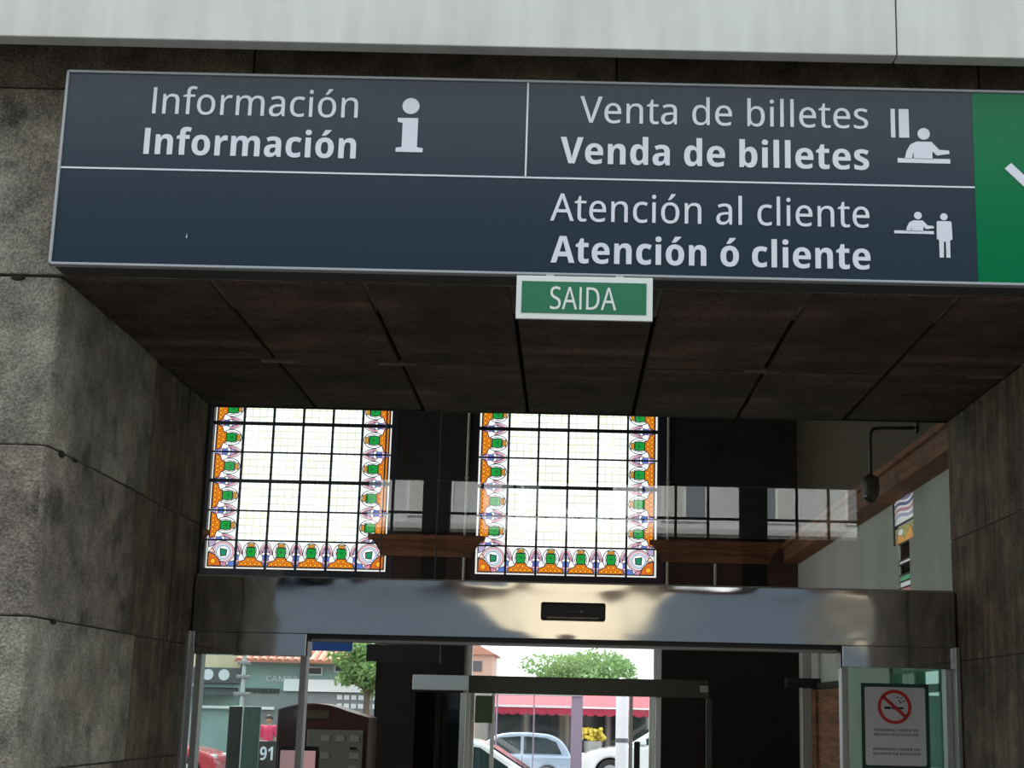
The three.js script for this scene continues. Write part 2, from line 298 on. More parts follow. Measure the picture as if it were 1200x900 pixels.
function plainGlass(tint) {
  return (g) => {
    g.fillStyle = '#e6e6e2'; g.fillRect(0, 0, 1, 1); g.fillStyle = tint;
    for (const a of [0.26, 0.5, 0.76]) { g.fillRect(a - 0.014, 0, 0.028, 1); g.fillRect(0, a - 0.018, 1, 0.036); }
    g.globalAlpha = 0.35; for (let k = 0; k < 5; k++) { g.fillStyle = k % 2 ? '#c9c48a' : '#d6cfae'; g.fillRect(Math.floor(rnd() * 4) / 4, Math.floor(rnd() * 4) / 4, 0.25, 0.25); } g.globalAlpha = 1;
  };
}
const glassMat = (t) => { const m = pane([1, 1, 1], 1.4); m.map = t; return m; };
const gMotif = glassMat(paneTexture(motif)), gCorner = glassMat(paneTexture(cornerMotif));
const gPlain = ['#a9a88e', '#b0aea2', '#a5a78f', '#b5b0a6'].map((t) => glassMat(paneTexture(plainGlass(t))));
const PITCH = 0.358, rowsY = [3.265, 3.606, 3.96, 4.318, 4.668, 5.02, 5.37, 5.72];
function quad(x0, x1, y0, y1, z, turn, mirror) {              // one pane; turn 0 motif foot down, 1 foot left, 2 foot right
  const g = new THREE.PlaneGeometry(x1 - x0, y1 - y0), uv = g.attributes.uv;
  for (let i = 0; i < uv.count; i++) { let u = uv.getX(i), v = uv.getY(i); if (mirror) u = 1 - u; if (turn === 1) [u, v] = [v, u]; if (turn === 2) [u, v] = [v, 1 - u]; uv.setXY(i, u, v); }
  return g.translate((x0 + x1) / 2, (y0 + y1) / 2, z);
}
function stainedWindow(name, cx, which) {
  const w = structure(name, 'tall stained glass window with green and orange border, ' + which);
  const x0 = cx - 3 * PITCH, x1 = cx + 3 * PITCH, z = ZW - 0.08, top = rowsY[7];
  for (let r = 0; r < 7; r++) for (let c = 0; c < 6; c++) {
    const X0 = x0 + c * PITCH, edge = c === 0 || c === 5, foot = r === 0;
    const m = edge && foot ? gCorner : edge || foot ? gMotif : gPlain[(r * 3 + c * 5 + Math.round(cx + 9)) % 4];
    mesh('glass_pane', quad(X0, X0 + PITCH, rowsY[r], rowsY[r + 1], z, foot ? 0 : c === 0 ? 1 : c === 5 ? 2 : 0, foot && c === 5), m, w);
  }
  for (let c = 1; c < 6; c++) mesh('glazing_bar', bx(x0 + c * PITCH - 0.013, x0 + c * PITCH + 0.013, rowsY[0], top, z - 0.015, z + 0.02), M.lead, w);
  for (let r = 1; r < 7; r++) { const t = r === 3 || r === 5 ? 0.02 : 0.009; mesh('glazing_bar', bx(x0, x1, rowsY[r] - t, rowsY[r] + t, z - 0.012, z + 0.016), M.lead, w); }
  const f = M.lead;
  mesh('frame', [bx(x0 - 0.09, x0, 3.14, 5.88, z - 0.05, z + 0.07, 0.006), bx(x1, x1 + 0.09, 3.14, 5.88, z - 0.05, z + 0.07, 0.006), bx(x0, x1, 3.14, rowsY[0], z - 0.05, z + 0.07, 0.006), bx(x0, x1, top, 5.88, z - 0.05, z + 0.07, 0.006)], f, w);
  mesh('sill', bx(x0 - 0.12, x1 + 0.12, 3.11, 3.14, ZW - 0.3, ZW + 0.03, 0.004), M.aluGrey, w);
}
stainedWindow('window_1', -3.247, 'above the wide street window');
stainedWindow('window_2', -0.045, 'above the street doors');
for (const [x, y0, y1] of [[-1.245, 2.9, 5.9], [1.155, 2.9, 5.9], [1.72, 2.9, 3.44]]) tag(mesh('conduit', [rod([x, y0, ZW + 0.02], [x, y1, ZW + 0.02], 0.018), bx(x - 0.025, x + 0.025, (y0 + y1) / 2 - 0.01, (y0 + y1) / 2 + 0.01, ZW, ZW + 0.04)], std([0.6, 0.57, 0.52], 0.5)), x < 0 ? 'pale grey conduit running up between the two stained windows' : y1 > 4 ? 'pale grey conduit right of the stained window above the doors' : 'short pale conduit stub under the dark wood cornice', 'conduit');
// narrow stained window in the side wall
{
  const w = structure('window_3', 'narrow stained glass window in the pale side wall');
  const swirl = glassMat(paneTexture((g) => { g.fillStyle = PALE; g.fillRect(0, 0, 1, 1); g.lineWidth = 0.09; for (let k = 0; k < 5; k++) { g.strokeStyle = [BLUE, '#6a5f8e', '#3c4470', PINK, '#8c8ca8'][k]; g.beginPath(); g.moveTo(0, 0.15 + k * 0.18); g.bezierCurveTo(0.3, k * 0.16 - 0.1, 0.6, 0.5 + k * 0.12, 1, k * 0.2); g.stroke(); } }));
  const gold = glassMat(paneTexture((g) => { g.fillStyle = '#8f8a3c'; g.fillRect(0, 0, 1, 1); poly(g, [[0, 1], [0.2, 0.2], [0.5, 0.8], [0.8, 0.1], [1, 1]], AMBER); ellipse(g, 0.3, 0.3, 0.15, 0.2, PALE); }));
  const dark = pane([0.02, 0.018, 0.014], 1.5), green = pane([0.02, 0.35, 0.12], 1.5, { roughness: 0.9 }), red = pane([0.7, 0.2, 0.16], 1.5, { roughness: 0.9 });
  for (const m of [swirl, gold]) m.roughness = 0.9; const milk = (c) => pane(c, 1.5, { roughness: 0.9 });
  const list = [[3.26, 3.56, swirl], [3.1, 3.24, gold], [2.96, 3.1, dark], [2.93, 2.96, milk([0.8, 0.8, 0.78])], [2.84, 2.93, dark], [2.79, 2.84, green], [2.74, 2.79, milk([0.8, 0.8, 0.8])], [2.69, 2.74, red]];
  list.forEach(([a, b, m]) => mesh('glass_pane', new THREE.PlaneGeometry(a < 3.09 ? 0.4 : 0.72, b - a - 0.008).rotateY(-Math.PI / 2).translate(XS + 0.012, (a + b) / 2, a < 3.09 ? -12.29 : -12.3), m, w));
  list.forEach(([a]) => mesh('glazing_bar', bx(XS + 0.006, XS + 0.02, a - 0.006, a + 0.006, a < 3.09 ? -12.5 : -12.68, a < 3.09 ? -12.08 : -11.92), M.lead, w));
  mesh('frame', [bx(XS + 0.004, XS + 0.04, 3.1, 3.58, -12.68, -12.66), bx(XS + 0.004, XS + 0.04, 3.1, 3.58, -11.94, -11.92), bx(XS + 0.004, XS + 0.04, 3.56, 3.58, -12.66, -11.94)], M.lead, w);
}
// glazed opening low in the side wall, seen past the no-smoking notice
{
  const w = structure('window_4', 'green-framed glazed side entrance of the hall');
  const fr = std([0.05, 0.16, 0.1], 0.5);
  for (const z of [-12.93, -12.1, -11.3, -10.42]) mesh('frame_post', bx(XS + 0.02, XS + 0.1, 0, 2.12, z - 0.03, z + 0.03, 0.006), fr, w);
  for (const y of [0.05, 1.0, 1.93, 2.09]) mesh('frame_rail', bx(XS + 0.02, XS + 0.1, y - 0.03, y + 0.03, -12.95, -10.4, 0.006), fr, w);
  for (const [a, b] of [[-12.9, -12.13], [-12.07, -11.33], [-11.27, -10.45]]) for (const [c, d] of [[0.08, 0.97], [1.03, 1.9], [1.96, 2.06]]) mesh('glass_pane', new THREE.PlaneGeometry(b - a, d - c).rotateY(-Math.PI / 2).translate(XS + 0.06, (c + d) / 2, (a + b) / 2), M.greenGlass, w);
}

// ------------------------------------------------------------------ direction sign
const loader = new FontLoader();
const sans = await loader.loadAsync('fonts/droid/droid_sans_regular.typeface.json'), bold = await loader.loadAsync('fonts/droid/droid_sans_bold.typeface.json');
for (const f of [sans, bold]) {                              // the sign's capital I is a plain bar: the stem of l cut down to the height of H
  const gl = f.data.glyphs, hs = gl.H.o.match(/-?\d+/g).map(Number), ls = gl.l.o.match(/-?\d+/g).map(Number);
  const x = ls.filter((_, i) => i % 2 === 0), a = Math.min(...x), b = Math.max(...x), h = Math.max(...hs.filter((_, i) => i % 2));
  gl.I = { ...gl.l, o: `m ${a} 0 l ${a} ${h} l ${b} ${h} l ${b} 0 l ${a} 0 ` };
}
function letters(str, font, x0, x1, base, cap, z, depth = 0.003) {   // lettering between x0 and x1 with its capitals cap high
  const g = new TextGeometry(str, { font, size: 1, depth: 1, curveSegments: 6 }), i = new TextGeometry('I', { font, size: 1, depth: 1 });
  g.computeBoundingBox(); i.computeBoundingBox(); const b = g.boundingBox, h = i.boundingBox.max.y;
  g.translate(-b.min.x, 0, 0); g.scale((x1 - x0) / (b.max.x - b.min.x), cap / h, depth); return g.translate(x0, base, z);
}
const circle = (x, y, r, z, d = 0.003, n = 24) => new THREE.CylinderGeometry(r, r, d, n).rotateX(Math.PI / 2).translate(x, y, z + d / 2);
const plate = (pts, z, d = 0.003) => extrude(pts, d).translate(0, 0, z);
{
  const s = thing('direction_sign', 'long navy blue station sign with white lettering and pictograms', 'sign');
  const zf = -5.70, x0 = -2.054, x1 = 2.13, y0 = 3.357, y1 = 4.168, xg = 1.567, lz = zf + 0.0005;
  mesh('cabinet', bx(x0 + 0.006, x1 - 0.006, y0 + 0.006, y1 - 0.006, ZF + 0.002, zf - 0.006, 0.004), std([0.035, 0.036, 0.038], 0.7), s).userData.label = 'shallow dark metal sign box';
  mesh('navy_panel', bx(x0 + 0.008, xg, y0 + 0.008, y1 - 0.008, zf - 0.006, zf), M.navy, s);
  mesh('green_panel', bx(xg + 0.001, x1 - 0.008, y0 + 0.008, y1 - 0.008, zf - 0.006, zf), M.signGreen, s).userData.label = 'green panel with white arrow';
  mesh('frame', [bx(x0, x1, y1 - 0.011, y1, zf - 0.03, zf + 0.008, 0.003), bx(x0, x1, y0, y0 + 0.011, zf - 0.03, zf + 0.008, 0.003), bx(x0, x0 + 0.011, y0, y1, zf - 0.03, zf + 0.008, 0.003), bx(x1 - 0.011, x1, y0, y1, zf - 0.03, zf + 0.008, 0.003)], std([0.3, 0.32, 0.34], 0.5), s).userData.label = 'thin aluminium edging';
  mesh('divider', bx(x0 + 0.01, xg, 3.7535, 3.7605, zf, zf + 0.003), M.white, s);
  mesh('divider', bx(-0.211, -0.204, 3.757, y1 - 0.01, zf, zf + 0.003), M.white, s);
  const T = (t, f, a, b, base, cap) => { mesh('lettering', letters(t, f, a, b, base, cap, lz), M.white, s).userData.label = 'white lettering ' + t; };
  T('Información', sans, -1.701, -0.883, 3.991, 0.111); T('Información', bold, -1.722, -0.882, 3.820, 0.109);
  T('Venta de billetes', sans, 0.003, 1.150, 3.993, 0.111); T('Venda de billetes', bold, -0.072, 1.151, 3.820, 0.110);
  T('Atención al cliente', sans, -0.106, 1.148, 3.581, 0.112); T('Atención ó cliente', bold, -0.100, 1.149, 3.410, 0.108);
  mesh('information_pictogram', [circle(-0.672, 4.046, 0.034, lz), plate([[-0.722, 3.995], [-0.722, 3.978], [-0.702, 3.974], [-0.702, 3.873], [-0.725, 3.869], [-0.725, 3.852], [-0.618, 3.852], [-0.618, 3.869], [-0.641, 3.873], [-0.641, 3.995]], lz)], M.white, s);
  // clerk behind a counter: head, shoulders with one arm reaching out, counter bar
  const clerk = (cx, cy, k) => [circle(cx, cy + 0.118 * k, 0.0245 * k, lz), plate([[-0.03, 0.085], [-0.055, 0.072], [-0.07, 0.045], [-0.078, 0.012], [-0.05, 0.012], [-0.042, 0.042], [-0.042, 0.012], [0.032, 0.012], [0.032, 0.045], [0.05, 0.028], [0.1, 0.036], [0.098, 0.05], [0.06, 0.052], [0.03, 0.085]].map(([x, y]) => [cx + x * k, cy + y * k]), lz)];
  mesh('ticket_pictogram', [bx(1.241, 1.258, 3.958, 4.079, lz, lz + 0.003), bx(1.273, 1.313, 3.958, 4.079, lz, lz + 0.003), bx(1.265, 1.473, 3.853, 3.872, lz, lz + 0.003), ...clerk(1.371, 3.858, 1)], M.white, s);
  mesh('customer_pictogram', [bx(1.245, 1.4, 3.56, 3.572, lz, lz + 0.003), ...clerk(1.339, 3.562, 0.62), circle(1.441, 3.632, 0.0145, lz),
    plate([[1.412, 3.61], [1.417, 3.614], [1.465, 3.614], [1.47, 3.61], [1.472, 3.54], [1.462, 3.536], [1.462, 3.465], [1.446, 3.465], [1.446, 3.53], [1.438, 3.53], [1.436, 3.465], [1.42, 3.465], [1.42, 3.536], [1.411, 3.54]], lz)], M.white, s);
  mesh('arrow', [plate([[1.688, 3.838], [1.714, 3.862], [1.846, 3.73], [1.978, 3.862], [2.004, 3.838], [1.846, 3.68]], lz), bx(1.828, 1.864, 3.72, 4.06, lz, lz + 0.003)], M.white, s);
  mesh('scratch', plate([[-1.528, 3.478], [-1.5255, 3.497], [-1.5225, 3.478]], lz, 0.001), M.white, s);
  const e = thing('exit_sign', 'small green and white SAIDA exit sign hanging under the navy sign', 'sign');
  mesh('plate', bx(-0.228, 0.298, 3.172, 3.345, -5.672, -5.66, 0.002), M.exitWhite, e);
  mesh('green_panel', bx(-0.207, 0.274, 3.196, 3.322, -5.661, -5.658), M.exitGreen, e);
  mesh('lettering', letters('SAIDA', sans, -0.097, 0.158, 3.212, 0.089, -5.6578, 0.002), M.exitWhite, e).userData.label = 'white lettering SAIDA';
  for (const x of [-0.1, 0.17]) mesh('bracket', bx(x - 0.015, x + 0.015, 3.25, 3.356, -5.69, -5.672), M.aluGrey, e);
}

// ------------------------------------------------------------------ automatic door
{
  const w = structure('window_5', 'large clear transom pane over the automatic door mirroring the platform');
  mesh('glass_pane', new THREE.PlaneGeometry(XR - XL, 0.97).translate((XL + XR) / 2, 2.875, ZB + 0.04), M.transomGlass, w);
  mesh('bottom_bead', bx(XL, XR, 2.388, 2.397, ZB + 0.02, ZB + 0.06), M.aluGrey, w);
  mesh('side_bead', bx(XL - 0.01, XL + 0.006, 2.39, TOP, ZB + 0.03, ZB + 0.05), M.rubber, w);
  const h = thing('automatic_door_header', 'polished stainless steel header of the automatic sliding door', 'door header');
  const face = new THREE.PlaneGeometry(4.16, 0.298, 260, 24), p = face.attributes.position;   // thin sheet, slightly buckled
  const sm = (x, y, s) => noise(x, y, 64, 64, s) - 0.5;
  for (let i = 0; i < p.count; i++) {
    const x = p.getX(i), y = p.getY(i), e = Math.min(1, (0.149 - Math.abs(y)) / 0.03);
    p.setZ(i, e * (0.0016 * sm(0.3 + x / 40, 0.4 + y / 40, 4) + 0.0013 * sm(0.5 + x / 18, 0.2 + y / 18, 9) + 0.0009 * sm(0.1 + x / 8, 0.7 + y / 8, 12)));
  }
  face.computeVertexNormals();
  mesh('front_sheet', face.translate(0.034, 2.235, ZB + 0.112), M.steel, h);
  mesh('housing', bx(-2.046, 2.114, 2.086, 2.384, ZB - 0.1, ZB + 0.108, 0.003), M.alu, h);
  mesh('track_cover', bx(-1.414, 1.487, 2.064, 2.086, ZB - 0.08, ZB + 0.08), M.black, h);
  mesh('lower_box', bx(-2.04, -1.424, 1.963, 2.085, ZB - 0.06, ZB + 0.1, 0.003), M.steel, h);
  mesh('lower_box', bx(1.497, 2.108, 1.968, 2.085, ZB - 0.06, ZB + 0.1, 0.003), M.steel, h);
  for (const x of [-1.4235, 1.4885]) mesh('added_dark_cap', bx(x, x + 0.008, 1.965, 2.084, ZB - 0.058, ZB + 0.099), M.black, h);  // black pieces added to hide the bright reflection on the box ends
  mesh('guide_rail', bx(-1.414, 1.487, 2.048, 2.064, ZB - 0.09, ZB + 0.02, 0.002), M.alu, h);
  const sn = thing('motion_sensor', 'small black motion sensor on the steel door header', 'sensor');
  mesh('body', bx(-0.15, 0.202, 2.185, 2.28, ZB + 0.113, ZB + 0.17, 0.012), M.black, sn);
  mesh('lens_window', bx(-0.12, 0.17, 2.189, 2.204, ZB + 0.16, ZB + 0.173, 0.003), std([0.03, 0.03, 0.032], 0.1), sn);
  mesh('marking', bx(-0.02, 0.06, 2.228, 2.235, ZB + 0.17, ZB + 0.1708), std([0.12, 0.12, 0.12], 0.5), sn); mesh('lamp', circle(0.072, 2.232, 0.007, ZB + 0.17, 0.002, 12), std([0.3, 0.3, 0.3], 0.4), sn);
  const side = (name, x0, x1, label) => {
    const g = structure(name, label), z0 = ZB - 0.03, z1 = ZB + 0.06;
    mesh('frame_post', bx(x0, x0 + 0.035, 0, 1.97, z0, z1, 0.003), M.alu, g); mesh('frame_post', bx(x1 - 0.035, x1, 0, 1.97, z0, z1, 0.003), M.alu, g);
    mesh('frame_rail', bx(x0 + 0.035, x1 - 0.035, 0, 0.08, z0, z1, 0.003), M.alu, g);
    mesh('glass_pane', new THREE.PlaneGeometry(x1 - x0 - 0.07, 1.89).translate((x0 + x1) / 2, 1.025, ZB + 0.02), M.clear, g);
  };
  side('window_6', -2.03, -1.422, 'clear fixed side pane left of the sliding door'); side('window_7', 1.497, 2.1, 'clear fixed side pane right of the sliding door, carrying the notice');
  mesh('trim_6', bx(-2.072, -2.046, 0, 2.085, ZB + 0.02, ZB + 0.16, 0.003), M.alu).userData = { kind: 'structure', label: 'aluminium edge strip on the left stone jamb', category: 'trim' };
  mesh('trim_7', bx(2.1, 2.124, 0, 2.085, ZB + 0.02, ZB + 0.16, 0.003), M.alu).userData = { kind: 'structure', label: 'aluminium edge strip on the right stone jamb', category: 'trim' };
  for (const [x0, x1, where] of [[-2.06, -1.45, 'left'], [1.53, 2.13, 'right']]) {
    const d = thing('sliding_door_leaf', where === 'left' ? 'open glass sliding door leaf before the ticket machine' : 'open green-tinted glass door leaf behind the no-smoking notice', 'door'), z = ZB - 0.13;
    mesh('stile', bx(x0, x0 + 0.028, 0.02, 2.04, z - 0.018, z + 0.018, 0.003), where === 'left' ? M.aluGrey : std([0.2, 0.26, 0.2], 0.4, { metalness: 0.5 }), d); mesh('stile', bx(x1 - 0.028, x1, 0.02, 2.04, z - 0.018, z + 0.018, 0.003), M.aluGrey, d);
    mesh('rail', bx(x0 + 0.028, x1 - 0.028, 0.02, 0.1, z - 0.018, z + 0.018, 0.003), M.aluGrey, d); mesh('rail', bx(x0 + 0.028, x1 - 0.028, 2.0, 2.04, z - 0.018, z + 0.018, 0.003), M.aluGrey, d);
    mesh('glass', new THREE.PlaneGeometry(x1 - x0 - 0.056, 1.9).translate((x0 + x1) / 2, 1.05, z), where === 'left' ? M.clear : M.greenGlass, d);
  }
  // no-smoking notice on the right pane
  const n = thing('no_smoking_notice', 'white no-smoking notice with red ring on dark green backing', 'notice'), zn = ZB + 0.024;
  mesh('backing', bx(1.609, 1.979, 1.43, 1.888, zn, zn + 0.002), std([0.008, 0.05, 0.03], 0.5), n);
  const sheetShape = new THREE.Shape(), [a, b, c, d, r] = [1.628, 1.958, 1.452, 1.868, 0.014];
  sheetShape.moveTo(a + r, c); sheetShape.lineTo(b - r, c); sheetShape.quadraticCurveTo(b, c, b, c + r); sheetShape.lineTo(b, d - r); sheetShape.quadraticCurveTo(b, d, b - r, d); sheetShape.lineTo(a + r, d); sheetShape.quadraticCurveTo(a, d, a, d - r); sheetShape.lineTo(a, c + r); sheetShape.quadraticCurveTo(a, c, a + r, c);
  mesh('sheet', new THREE.ExtrudeGeometry(sheetShape, { depth: 0.002, bevelEnabled: false }).translate(0, 0, zn + 0.002), std([0.62, 0.62, 0.64], 0.6), n);
  const red = std([0.55, 0.025, 0.02], 0.5), zz = zn + 0.0045, cx = 1.79, cy = 1.763;
  mesh('cigarette', [bx(cx - 0.056, cx - 0.02, cy - 0.012, cy + 0.001, zz, zz + 0.001), bx(cx - 0.016, cx + 0.05, cy - 0.012, cy - 0.001, zz, zz + 0.001), ...[[0.02, 0.03], [0.032, 0.045], [0.028, 0.02], [0.045, 0.028], [0.012, 0.048]].map(([x, y]) => bx(cx + x, cx + x + 0.012, cy + y, cy + y + 0.006, zz, zz + 0.001))], M.black, n);
  const ring = new THREE.Shape(); ring.absarc(cx, cy, 0.092, 0, Math.PI * 2); const hole = new THREE.Path(); hole.absarc(cx, cy, 0.074, 0, Math.PI * 2); ring.holes.push(hole);
  const bar = bx(-0.083, 0.083, -0.009, 0.009, 0, 0.001); bar.rotateZ(-0.72); bar.translate(cx, cy, zz + 0.001);
  mesh('red_ring', [new THREE.ExtrudeGeometry(ring, { depth: 0.001, bevelEnabled: false, curveSegments: 40 }).translate(0, 0, zz + 0.001), bar], red, n);
  const ink = std([0.09, 0.09, 0.13], 0.6), L = (t, x0, x1, y, cap) => mesh('lettering', letters(t, bold, x0, x1, y, cap, zz, 0.001), ink, n);
  L('PROHIBIDO FUMAR EN', 1.677, 1.917, 1.633, 0.013); L('RECINTO DE LA ESTACIÓN', 1.677, 1.917, 1.609, 0.013); L('PROHIBIDO FUMAR NO', 1.669, 1.925, 1.532, 0.012); L('RECINTO DA ESTACIÓN', 1.669, 1.925, 1.508, 0.012);
}

// ------------------------------------------------------------------ in the hall
{
  const g = thing('dome_camera', 'dark dome security camera hanging on a gooseneck pipe', 'camera'), z = -11.7;
  const path = new THREE.CatmullRomCurve3([[2.7, 3.93], [2.55, 3.925], [2.4, 3.92], [2.345, 3.905], [2.33, 3.86], [2.328, 3.7], [2.326, 3.52]].map(([x, y]) => new THREE.Vector3(x, y, z)));
  const brown = std([0.06, 0.045, 0.03], 0.5);
  mesh('pipe', new THREE.TubeGeometry(path, 40, 0.014, 10), brown, g); mesh('wall_flange', new THREE.CylinderGeometry(0.045, 0.045, 0.02, 16).rotateZ(Math.PI / 2).translate(2.69, 3.93, z), brown, g);
  mesh('housing', new THREE.LatheGeometry([[0.001, 0.1], [0.02, 0.1], [0.03, 0.09], [0.066, 0.07], [0.07, 0], [0.066, -0.06], [0.06, -0.075]].map(([x, y]) => new THREE.Vector2(x, y)).reverse(), 24).translate(2.324, 3.455, z), brown, g);
  mesh('dome', new THREE.SphereGeometry(0.062, 24, 12, 0, Math.PI * 2, Math.PI / 2, Math.PI / 2).translate(2.324, 3.385, z), std([0.008, 0.008, 0.009], 0.08), g);
}
{
  const v = thing('vestibule_door_frame', 'dark aluminium header and posts before the street doors', 'door frame'), z = -16.5;
  const dm = std([0.09, 0.095, 0.08], 0.25, { metalness: 0.7 });
  const doorWhite = std([0.75, 0.78, 0.76], 0.5);
  mesh('header', bx(-1.04, 1.51, 1.87, 2.055, z - 0.12, z, 0.004), dm, v);
  for (const x of [-1.1, 0.98, 1.52]) mesh('post', bx(x - 0.03, x + 0.03, 0, 1.87, z - 0.1, z - 0.04, 0.003), x > 1.5 ? dm : doorWhite, v);
  mesh('cover_box', bx(-1.64, -1.04, 1.895, 2.05, z - 0.16, z + 0.03, 0.006), std([0.75, 0.82, 0.86], 0.25), v).userData.label = 'shiny cover box at the left end, coloured pale for a reflection';  // pale blue put into the colour in place of a reflection
  mesh('side_glass', new THREE.PlaneGeometry(0.5, 1.86).translate(-1.36, 0.94, z - 0.06), pane([0.1, 0.1, 0.09], 1.5), v);
  mesh('corner_block', bx(1.42, 1.505, 1.93, 2.0, z, z + 0.02, 0.004), M.aluGrey, v);
  // street doors behind
  const d = structure('door_1', 'glazed street doors with white frames at the end of the hall'), zd = -18.1;
  for (const x of [-1.17, 1.07]) mesh('frame_post', bx(x - 0.06, x + 0.06, 0, 2.5, zd - 0.06, zd + 0.06, 0.004), doorWhite, d);
  mesh('transom_glass', new THREE.PlaneGeometry(2.12, 0.4).translate(-0.05, 2.28, zd), M.clear, d);
  mesh('transom_bar', bx(-1.11, 1.01, 1.95, 2.06, zd - 0.05, zd + 0.05, 0.004), doorWhite, d);
  const leaf = (x0, x1, label) => {
    const l = new THREE.Group(); l.name = 'door_leaf'; l.userData.label = label; d.add(l);
    mesh('stile', bx(x0, x0 + 0.045, 0.02, 1.95, zd - 0.02, zd + 0.02, 0.003), doorWhite, l); mesh('stile', bx(x1 - 0.045, x1, 0.02, 1.95, zd - 0.02, zd + 0.02, 0.003), doorWhite, l);
    mesh('glass', new THREE.PlaneGeometry(x1 - x0 - 0.09, 1.86).translate((x0 + x1) / 2, 1.0, zd), M.clear, l); return l;
  };
  const l1 = leaf(-1.11, -0.83, 'open street door leaf with a green notice'); leaf(0.73, 1.01, 'open street door leaf with a dark pull handle');
  mesh('notice', bx(-1.06, -0.86, 1.55, 1.86, zd + 0.021, zd + 0.026), std([0.07, 0.12, 0.05], 0.6), l1);
  mesh('handle', [bx(0.79, 0.86, 0.7, 1.38, zd + 0.06, zd + 0.09, 0.01), bx(0.8, 0.85, 0.75, 0.8, zd, zd + 0.06), bx(0.8, 0.85, 1.28, 1.33, zd, zd + 0.06)], M.black, d);
  tag(mesh('hanging_sign', [bx(-2.15, -1.36, 2.18, 2.36, z - 0.05, z, 0.004), rod([-2.05, 2.36, z - 0.02], [-2.05, HC, z - 0.02], 0.008), rod([-1.45, 2.36, z - 0.02], [-1.45, HC, z - 0.02], 0.008)], std([0.012, 0.015, 0.016], 0.6)), 'dark hanging sign between the street window and the street doors', 'sign');
  // left street window and blue sign
  const w = structure('window_8', 'wide street window behind the ticket machine');
  mesh('glass_pane', new THREE.PlaneGeometry(2.57, 2).translate(-3.465, 1.75, zd), M.clear, w);
  mesh('frame', [bx(-4.75, -4.7, 0.75, 2.75, zd - 0.04, zd + 0.04), bx(-2.23, -2.18, 0.75, 2.75, zd - 0.04, zd + 0.04), bx(-4.7, -2.23, 0.75, 0.8, zd - 0.04, zd + 0.04)], M.darkWood, w);
  const b = thing('blue_sign', 'plain blue hanging sign above the ticket machine', 'sign');
  mesh('panel', bx(-3.1, -2.49, 2.325, 2.44, -17.9, -17.86, 0.004), std([0.025, 0.11, 0.42], 0.4), b); for (const x of [-2.95, -2.6]) mesh('hanger', bx(x - 0.01, x + 0.01, 2.4, 2.8, -18, -17.9), M.aluGrey, b);
  // grey post and wood door at the side wall
  const p = thing('hall_post', 'light grey steel post with a dark cross shelf by the pale wall', 'post');
  mesh('shaft', bx(2.5, 2.6, 0, 2.5, z - 0.05, z + 0.05, 0.006), std([0.42, 0.42, 0.38], 0.6), p); mesh('shelf', bx(2.33, 2.69, 2.0, 2.1, z - 0.1, z + 0.08, 0.004), M.black, p);
  const dd = structure('door_2', 'brown wooden door in the pale side wall'); mesh('leaf', bx(XS - 0.04, XS - 0.004, 0, 1.98, -17.2, -15.0, 0.004), M.wood, dd); mesh('frame', [bx(XS - 0.06, XS - 0.002, 0, 2.05, -14.99, -14.92), bx(XS - 0.06, XS - 0.002, 1.99, 2.05, -17.2, -14.99)], M.darkWood, dd); mesh('handle', rod([XS - 0.09, 1.05, -15.1], [XS - 0.09, 1.05, -15.25], 0.012), M.alu, dd);
}
// ticket machine
{
  const t = thing('ticket_machine', 'dark red ticket machine with an arched top and grey front', 'ticket machine'), z = -15;
  const maroon = std([0.07, 0.022, 0.02], 0.4), grey = std([0.2, 0.2, 0.17], 0.5);
  const s = new THREE.Shape(); s.moveTo(-2.78, 0); s.lineTo(-2.78, 1.66); s.quadraticCurveTo(-2.45, 1.79, -2.12, 1.66); s.lineTo(-1.9, 1.6); s.lineTo(-1.9, 0); s.closePath();
  mesh('cabinet', extrude(s, 0.7, 0.01).translate(0, 0, z - 0.7), maroon, t);
  mesh('front_panel', bx(-2.48, -1.94, 0.5, 1.48, z, z + 0.03, 0.01), grey, t);
  mesh('screen_surround', bx(-2.75, -2.36, 1.06, 1.32, z, z + 0.045, 0.012), M.black, t);
  mesh('screen', bx(-2.72, -2.385, 1.09, 1.28, z + 0.04, z + 0.048), std([0.3, 0.2, 0.2], 0.3, { emissive: rgb(0.3, 0.16, 0.17) }), t).userData.label = 'pink screen';
  mesh('header_panel', bx(-2.62, -2.28, 1.58, 1.66, z, z + 0.012), std([0.1, 0.08, 0.045], 0.5), t);
  for (const [x, y] of [[-2.3, 1.4], [-2.16, 1.4], [-2.02, 1.4], [-2.3, 1.24], [-2.02, 1.24], [-2.02, 1.12]]) mesh('slot_plate', bx(x - 0.045, x + 0.045, y - 0.03, y + 0.03, z + 0.03, z + 0.04, 0.004), std([0.32, 0.32, 0.28], 0.5), t);
  for (const y of [1.31, 1.1]) mesh('slot', bx(-2.06, -2.0, y - 0.012, y + 0.012, z + 0.036, z + 0.044), M.black, t);
}

